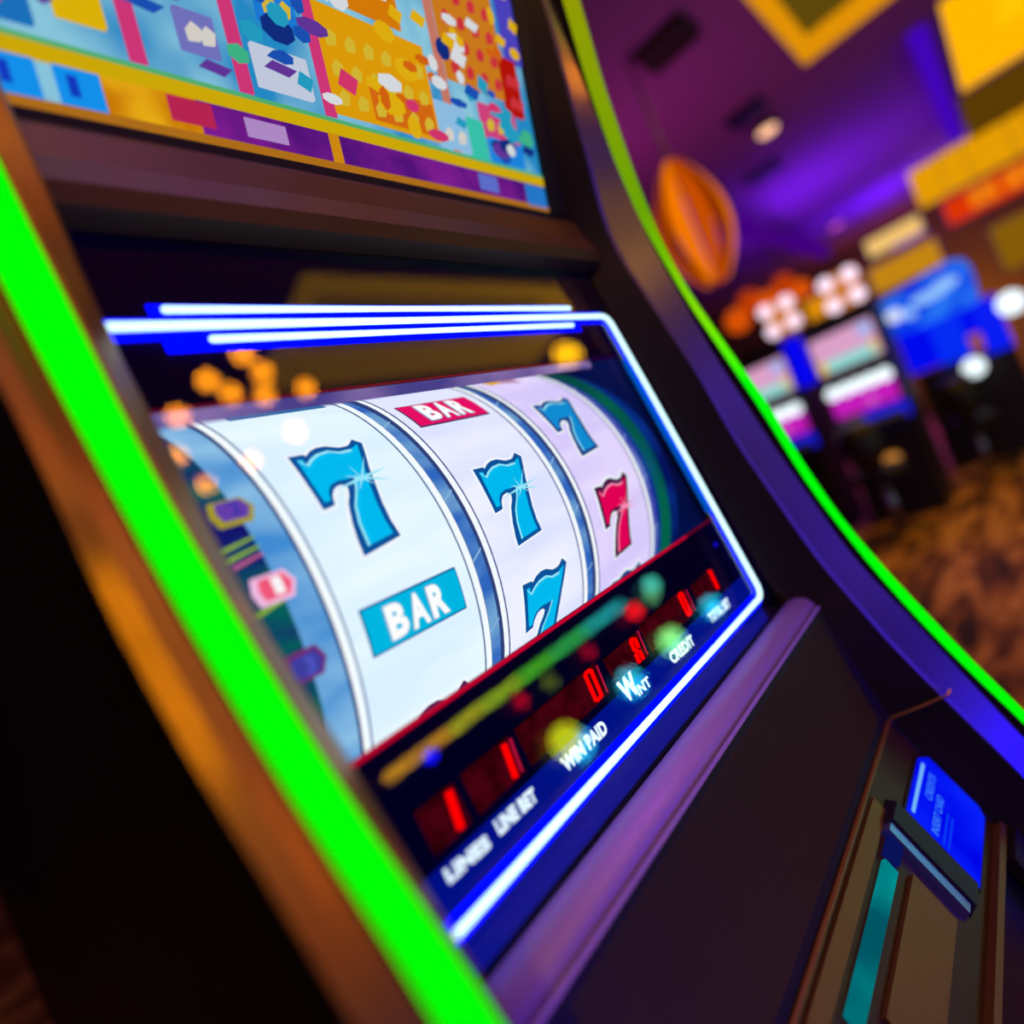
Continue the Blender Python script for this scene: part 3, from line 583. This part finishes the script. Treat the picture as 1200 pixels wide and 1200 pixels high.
for i, (x0, x1, y0, y1) in enumerate(coffers):
    mb = MB(); wd = (.12, .42, .25, .42)[i]
    top = 4.22 if i == 0 else 4.45; mb.box((x0, y0, top), (x1, y1, top+.05), 1)
    for a, b in (((x0, y0, 4.02), (x0+.02, y1, top)), ((x1-.02, y0, 4.02), (x1, y1, top)), ((x0, y0, 4.02), (x1, y0+.02, top)), ((x0, y1-.02, 4.02), (x1, y1, top))): mb.box(a, b, 0)
    for a, b in (((x0+.02, y0+.02, 4.06), (x0+wd, y1-.02, 4.1)), ((x1-wd, y0+.02, 4.06), (x1-.02, y1-.02, 4.1)), ((x0+wd, y0+.02, 4.06), (x1-wd, y0+wd, 4.1)), ((x0+wd, y1-wd, 4.06), (x1-wd, y1-.02, 4.1))): mb.box(a, b, 0)
    kk = (1, 1.1, 5.0, 1)[i]
    o = mb.build('ceiling_coffer', [emit('coffer_glow_%d' % i, cof_glow[i], kk), emit('coffer_panel_%d' % i, cof_dark[i], kk)], ceil)
def light_disc(loc, r, mt, name, lab, cat, grp=None):
    mb = MB(); x, y, z = loc; mb.tube([(x, y, z+.1), (x, y, z+.02)], [r*1.2, r*1.2], 16, 0); mb.tube([(x, y, z+.02), (x, y, z)], [r, r*.9], 16, 1)
    return tag(mb.build(name, [bsdf('fitting_grey', (60, 50, 60), .5), mt], None, True), lab, cat, grp)
light_disc((6.66, 1.03, 3.9), .10, emit('spot_peach', (255, 190, 150), 1.6), 'ceiling_spotlight', 'peach ceiling spotlight, the nearer and larger of the two', 'light')
light_disc((12.66, 1.65, 3.9), .11, emit('spot_pink', (225, 90, 225), 1.3), 'ceiling_spotlight', 'small pink ceiling spotlight far back over the blue machines', 'light')
for (x, y, rr, lab) in ((4.22, .98, .20, 'square black ceiling vent nearest the green light strip'), (6.15, 1.05, .17, 'square black ceiling vent beside the peach spotlight'), (7.9, 1.45, .2, 'square black ceiling vent beyond the peach spotlight')):
    mb = MB(); mb.box((x-rr, y-rr, 3.96), (x+rr, y+rr, 4.0))
    for j in range(5): mb.box((x-rr*.9, y-rr*.8+j*rr*.38, 3.945), (x+rr*.9, y-rr*.8+j*rr*.38+.03, 3.96))
    tag(mb.build('ceiling_vent', [black]), lab, 'vent')
struct('trim_1', MB().box((7.0, -.38, 3.86), (11.4, -.22, 4.0)), [emit('violet_cove', (70, 5, 190), .9)])
struct('trim_2', MB().box((6.3, 1.95, 3.55), (13.0, 2.10, 3.75)), [emit('violet_cove2', (80, 0, 150), .7)])
struct('trim_3', MB().box((12.3, -3.2, 3.42), (12.6, .42, 4.0)), [emit('amber_beam', (235, 160, 5), .95)])
struct('trim_4', MB().box((9.9, -3.2, 3.97), (12.3, -.45, 3.99)), [emit('soffit_amber_glow', (95, 62, 5), .9)])  # plain soffit; its warm light is put into the emission
struct('wall_back', MB().box((16, -9, 0), (16.2, 7, 4.1)), [wallm])
struct('wall_left', MB().box((-6, 7, 0), (16, 7.2, 4.1)), [bsdf('wall_violet', (90, 50, 100), .8)])
struct('wall_right', MB().box((-6, -9.2, 0), (16, -9, 4.1)), [wallm])
struct('wall_front', MB().box((-6.2, -9, 0), (-6, 7, 4.1)), [wallm])

# ------------------------------------------------------------------ machines across the aisle
pinkw = emit('bulb_pink_white', (255, 225, 245), 1.3); whiteb = emit('bulb_white', (235, 250, 255), 1.4)
def far_machine(y0, y1, label, flower, fl_side, x=5.0, sc_z=(1.32, 1.62), blue_side=None):
    yc = (y0+y1)/2; t = empty('slot_machine', (x+.3, yc, 0), label, 'slot machine', None)
    MB().box((x+.02, y0, .0), (x+.62, y1, .78)).box((x+.08, y0, .78), (x+.6, y1, 1.78)).build('cabinet', [black], t)
    mb = MB(); mb.hexa([(x-.10, y0+.02, .82), (x-.10, y1-.02, .82), (x+.05, y1-.02, .95), (x+.05, y0+.02, .95)], [(x-.10, y0+.02, .70), (x-.10, y1-.02, .70), (x+.1, y1-.02, .70), (x+.1, y0+.02, .70)])
    mb.build('button_deck', [bsdf('deck_blue', (20, 20, 60), .4)], t)
    s1 = MB().box((x+.05, y0+.03, sc_z[0]), (x+.08, y1-.03, sc_z[1])).build('upper_screen', [emit('screen_rose', (225, 165, 205), .95)], t)
    MB().box((x+.045, y0+.05, sc_z[0]+.01), (x+.05, y1-.10, sc_z[0]+.10)).build('picture_band', [emit('band_mint', (140, 225, 215), .95)], s1)
    for a, b, c in ((y1-.10, y1-.04, .01), (y0+.04, y0+.09, .03)): MB().box((x+.045, a, sc_z[0]+c), (x+.05, b, sc_z[0]+c+.10)).build('picture_band', [emit('band_yellow', (235, 190, 60), .95)], s1)
    MB().ball((x+.05, y0+.09, sc_z[1]-.07), .05).build('picture_emblem', [emit('emblem_sky', (150, 185, 250), .95)], s1)
    s2 = MB().box((x+.03, y0+.03, .94), (x+.06, y1-.03, 1.12)).build('lower_screen', [emit('screen_magenta', (205, 30, 195), .9)], t)
    MB().tube([(x+.025, yc-.05, 1.0), (x+.02, yc-.05, 1.0)], .035, 14).build('picture_emblem', [emit('emblem_pink', (225, 100, 215), .9)], s2)
    for k in range(5):
        MB().ball((x+.02, y0+.07+k*(y1-y0-.14)/4, 1.155), .052).build('bulb', [whiteb], t, True)
    MB().box((x-.05, y0-.01, .80), (x-.02, y0+.30, .92)).build('deck_light', [emit('deck_light_blue', (15, 25, 235), .9)], t)
    if blue_side: MB().box((x-.03, blue_side[0], 1.30), (x+.1, blue_side[1], 1.72)).build('side_light_box', [emit('box_blue', (5, 5, 245), .95)], t)
    MB().ball((x-.12, y1-.32, .52 if blue_side is None else .24), (.03, .06, .04)).build('tray_light', [emit('tray_amber', (215, 140, 60), .9)], t, True)
    fy, fz, fx = flower
    fb = MB().box((fx+.05, fy-.13, fz-.14), (fx+.12, fy+.13, fz+.14)).build('topper', [emit('topper_gold', (225, 135, 60), .8)], t)
    for dy, dz in ((-.088, .085), (.088, .09), (-.09, -.085), (.086, -.09)):
        MB().ball((fx, fy+dy, fz+dz), .058).build('bulb', [pinkw], fb, True)
    MB().tube([(fx+.1, fy, 1.7), (fx+.1, fy, fz)], .03, 8).build('topper_post', [black], t)
    return t
far_machine(.55, 1.08, 'slot machine across the aisle with yellow and rose upper screen, right of its twin', (.675, 1.90, 5.0), 1)
far_machine(1.25, 1.76, 'slot machine across the aisle partly hidden by the green light strip', (1.16, 1.93, 5.0), 1, blue_side=(1.09, 1.22))
t = empty('amber_sign_box', (5.7, .95, 0), 'amber glowing sign box rising behind the two bulb-topped slot machines', 'sign')
MB().box((5.65, .80, 1.66), (5.75, 1.10, 2.02)).build('panel', [emit('box_amber', (235, 150, 10), .85)], t)
MB().tube([(5.7, .95, 0), (5.7, .95, 1.66)], .03, 8).build('post', [black], t)

# blue kiosk with lit header
t = empty('gaming_kiosk', (6.7, .3, 0), 'tall kiosk glowing blue with a wide pale blue header sign', 'kiosk')
mb = MB(); pr_ = [(.76, 1.42), (.76, 1.72), (.68, 1.80), (.08, 1.88), (-.02, 1.84), (-.05, 1.74), (-.03, 1.45), (.05, 1.42)]
mb.slab([(6.5, y, z) for y, z in pr_], (.12, 0, 0)); hd = mb.build('header', [streak_mat('header_blue', (10, 60, 235), (40, 120, 250), .95, 5, (1, 1, 1))], t)
for (y, z, ry, rz, c) in ((.60, 1.62, .075, .06, 0), (.30, 1.66, .15, .05, 1), (.15, 1.70, .10, .05, 1), (.48, 1.58, .05, .05, 1)):
    MB().ball((6.49, y, z), (.03, ry, rz)).build('light_patch', [emit('patch_%d' % c, ((225, 235, 255), (150, 200, 255))[c], 1)], hd)
MB().box((6.54, .40, 1.02), (6.64, .66, 1.42)).build('panel', [emit('kiosk_blue', (0, 10, 245), .95)], t)
MB().box((6.54, .16, 1.00), (6.64, .40, 1.42)).build('panel', [emit('kiosk_blue_light', (5, 45, 250), .95)], t)
MB().box((6.52, -.13, .95), (6.60, .06, 1.44)).build('panel', [emit('kiosk_blue_mid', (10, 30, 250), .95)], t)
MB().box((6.56, .06, 1.18), (6.62, .16, 1.42)).build('panel', [emit('kiosk_blue', (0, 10, 245), .95)], t)
MB().box((6.56, -.13, 0), (7.0, .62, 1.0)).build('base', [black], t)
def globe(loc, r, lab, base_z=0.0, mt=whiteb):
    x, y, z = loc; t = empty('globe_lamp', (x, y, base_z), lab, 'lamp'); MB().ball(loc, r, 0, 20, 12).build('globe', [mt], t, True)
    MB().tube([(x, y, base_z), (x, y, base_z+.02), (x, y, base_z+.02), (x, y, z-r*.9)], [.09, .09, .018, .018], 12).build('stand', [black], t); return t
globe((6.3, .175, .90), .085, 'white globe lamp low in front of the blue kiosk', 0)
globe((6.3, -.212, 1.308), .10, 'white globe lamp on a tall stand at the right edge of the picture', 0)
# stools
def stool(x, y, lab, h=.52):
    t = empty('casino_stool', (x, y, 0), lab, 'stool')
    MB().tube([(x, y, h-.06), (x, y, h-.05), (x, y, h), (x, y, h+.02)], [.16, .19, .19, .15], 18).build('seat', [black], t, True)
    mb = MB(); pts = [(x-.0+.0, y, h)]; 
    mb.tube([(x-.17, y, h), (x-.20, y, h+.2), (x-.22, y, h+.38)], [.05, .14, .12], 12); mb.build('backrest', [black], t, True)
    MB().tube([(x, y, .03), (x, y, h-.05)], .03, 10).build('pedestal', [satin], t, True)
    MB().tube([(x, y, 0), (x, y, .02), (x, y, .04)], [.20, .20, .05], 18).build('foot', [bronze], t, True)
stool(4.55, 1.42, 'black padded stool before the half-hidden slot machine')
stool(4.5, .80, 'black padded stool before the slot machine with the yellow and rose screen')
stool(5.9, .30, 'black padded stool before the blue kiosk')
# the dark neighbouring machine at the left
t = empty('slot_machine', (-2.3, .5, 0), 'black unlit slot machine side filling the lower left corner', 'slot machine')
MB().box((-2.9, -.05, .02), (-1.5, 1.9, .75)).box((-2.9, .15, .75), (-1.5, 1.9, 2.3)).build('cabinet', [black], t)
MB().box((-2.8, -.12, .70), (-1.6, .15, .78)).build('button_deck', [black_gloss], t)

# orange lantern
t = empty('hanging_lantern', (4.0, 1.24, 2.2), 'big orange petal lantern hanging beside the green light strip', 'lantern')
for k in range(10):
    a = 2*pi*k/10; mb = MB(); vs = []
    for i in range(9):
        f = i/8; z = 2.24+.92*f; r = .26*sin(pi*(.08+.84*f))**.8*(1.0-.2*f)
        for da in (-.27, 0, .27):
            rr = r*(1.08 if da == 0 else .97); vs.append((4.0+rr*cos(a+da), 1.20+.05*0+rr*sin(a+da), z))
    fs = [(3*i+j, 3*i+j+1, 3*i+4+j, 3*i+3+j) for i in range(8) for j in range(2)]
    mb.add(vs, fs); mb.build('petal', [emit('petal_%d' % (k % 3), ((205, 80, 0), (120, 35, 0), (255, 125, 0))[k % 3], .9)], t, True)
MB().tube([(4, 1.2, 3.1), (4, 1.2, 4.0)], .012, 8).build('cord', [black], t)
MB().ball((4, 1.2, 3.1), (.06, .06, .05)).build('cap', [black], t, True)
# orange-lit sign further back
def wall_sign(x, y0, y1, z0, z1, rgb, lab, k=.9, post=True, name='lit_sign', frame=(60, 30, 15)):
    t = empty(name, (x, (y0+y1)/2, 0), lab, 'sign')
    MB().box((x, y0, z0), (x+.06, y1, z1)).build('panel', [emit('sign_%d_%d_%d' % rgb, rgb, k)], t)
    mb = MB(); f = .03
    mb.box((x-.02, y0-f, z0-f), (x+.08, y1+f, z0)).box((x-.02, y0-f, z1), (x+.08, y1+f, z1+f)).box((x-.02, y0-f, z0), (x+.08, y0, z1)).box((x-.02, y1, z0), (x+.08, y1+f, z1)); mb.build('frame', [bsdf('sign_frame', frame, .5)], t)
    for y in (y0+.1*(y1-y0), y1-.1*(y1-y0)): MB().tube([(x+.04, y, z1), (x+.04, y, 4.0)], .005, 6).build('hanger', [black], t)
    return t
ws = wall_sign(12, -1.2, .15, 2.85, 3.25, (230, 55, 5), 'long orange-red lit sign hanging highest at right')
for a, b in ((-1.15, -.62), (-.52, -.18)): MB().box((11.97, a, 2.93), (12.0, b, 3.22)).build('panel_light', [emit('sign_orange', (245, 125, 15), .95)], ws)
wall_sign(12, .46, 1.28, 2.98, 3.27, (255, 205, 120), 'cream lit sign hanging left of the orange-red one')
wall_sign(11.5, .36, 1.32, 2.32, 2.75, (205, 140, 20), 'wide amber lit sign hanging under the cream one')
wall_sign(11.5, -.9, -.25, 1.8, 2.5, (140, 95, 10), 'dull yellow lit sign above the white globe lamp at right')
t = empty('lantern_cluster', (7.0, 1.75, 2.3), 'row of small round orange lanterns hanging behind the big petal lantern', 'lanterns')
for k, (y, z, rr) in enumerate(((2.10, 2.36, .15), (1.90, 2.50, .13), (1.72, 2.36, .16), (1.50, 2.48, .12), (1.36, 2.34, .11))):
    b_ = MB().ball((7.0, y, z), rr).build('globe', [emit('globe_orange_%d' % (k % 2), ((225, 85, 5), (190, 60, 5))[k % 2], .9)], t, True)
    MB().tube([(7.0, y, z+rr*.95), (7.0, y, 4.0)], .006, 6).build('cord', [black], b_)
wall_sign(8.5, 1.75, 2.7, 1.5, 2.1, (120, 70, 5), 'dim brown lit sign behind the half-hidden slot machine', .8)
wall_sign(12, 1.7, 2.4, 2.4, 2.9, (95, 10, 60), 'dim plum lit sign hanging far back beside the lantern', .8)

# ------------------------------------------------------------------ behind the player: seen only as reflections in the cover glass
mb = MB().box((1.2, -4.6, 0), (7.6, -4.08, .98)); t = empty('bar_counter', (4.4, -4.3, 0), 'long dark bar counter behind the player with coloured edge light', 'counter')
mb.build('body', [black_gloss], t); MB().box((1.1, -4.7, .98), (7.7, -4.02, 1.02)).build('worktop', [bsdf('counter_top', (25, 20, 18), .3)], t)
cols = [(235, 165, 10), (205, 205, 10), (175, 215, 10), (90, 220, 20), (60, 215, 90), (40, 200, 190), (40, 200, 205)]
pts_ = [(1.55, 1.02), (2.2, .99), (2.6, .965), (3.1, .93), (3.6, .91), (4.2, .92), (4.6, .93), (4.99, .935)]
for i in range(7):
    a, b = pts_[i], pts_[i+1]; MB().tube([(a[0]+.01, -4.0, .955), (b[0]-.01, -4.0, .955)], .034, 10).build('edge_light', [emit('edge_%d' % i, cols[i], 17)], t, True)
for (x, z, r, c, k) in ((3.18, .28, .15, (200, 215, 20), 9), (3.26, .19, .14, (40, 200, 230), 10), (5.37, .27, .15, (120, 220, 120), 10), (4.36, .25, .14, (40, 190, 220), 9), (5.12, .80, .07, (255, 20, 10), 14), (2.99, .80, .06, (200, 10, 20), 8), (4.08, .77, .06, (200, 10, 20), 6),
                        (5.69, .92, .09, (80, 215, 190), 8), (5.57, .82, .08, (110, 190, 120), 5), (3.41, .77, .06, (120, 140, 10), 5), (1.95, .90, .05, (10, 10, 255), 20), (6.54, .24, .12, (40, 190, 220), 8)):
    MB().ball((x, -4.0, z), r, 0, 16, 10).build('front_lamp', [emit('fl_%d_%d' % (int(x*100), int(z*100)), c, k*2)], t, True)
bulbs = [(0.48, -1.48), (0.59, -1.57), (0.74, -1.6), (0.93, -1.59), (0.58, -1.35), (0.69, -1.46), (0.41, -1.67), (0.45, -1.94), (0.63, -2.22), (0.99, -1.91), (0.82, -2.09)]
bulb_where = ['left end of the bow of bulbs', 'second from the left in the bow of bulbs', 'in the middle just above the left reel', "rightmost, above the left reel's right half", 'topmost of the cluster', 'just under the topmost bulb', 'at the left edge above the payline badges', 'upper one beside the left display edge', 'just above the yellow edged badge', 'over the left reel above its seven', 'over the left reel left of its seven']
for i, (x, y) in enumerate(bulbs):
    t = empty('pendant_bulb', (x, y, 2.6), 'amber bulb seen reflected, '+bulb_where[i], 'lamp', 'amber bulbs behind the player')
    MB().ball((x, y, 2.6), .042, 0, 14, 8).build('bulb', [emit('bulb_amber', (255, 150, 10), 26)], t, True)
    MB().tube([(x, y, 2.64), (x, y, 4.0)], .003, 6).build('cord', [black], t)
mb = MB(); mb.ball((5.32, -2.82, 3.6), (.22, .12, .12), 0, 16, 10); tag(mb.build('drum_pendant', [emit('drum_yellow', (255, 185, 0), 16)], None, True), 'wide yellow pendant shade behind the player', 'lamp')
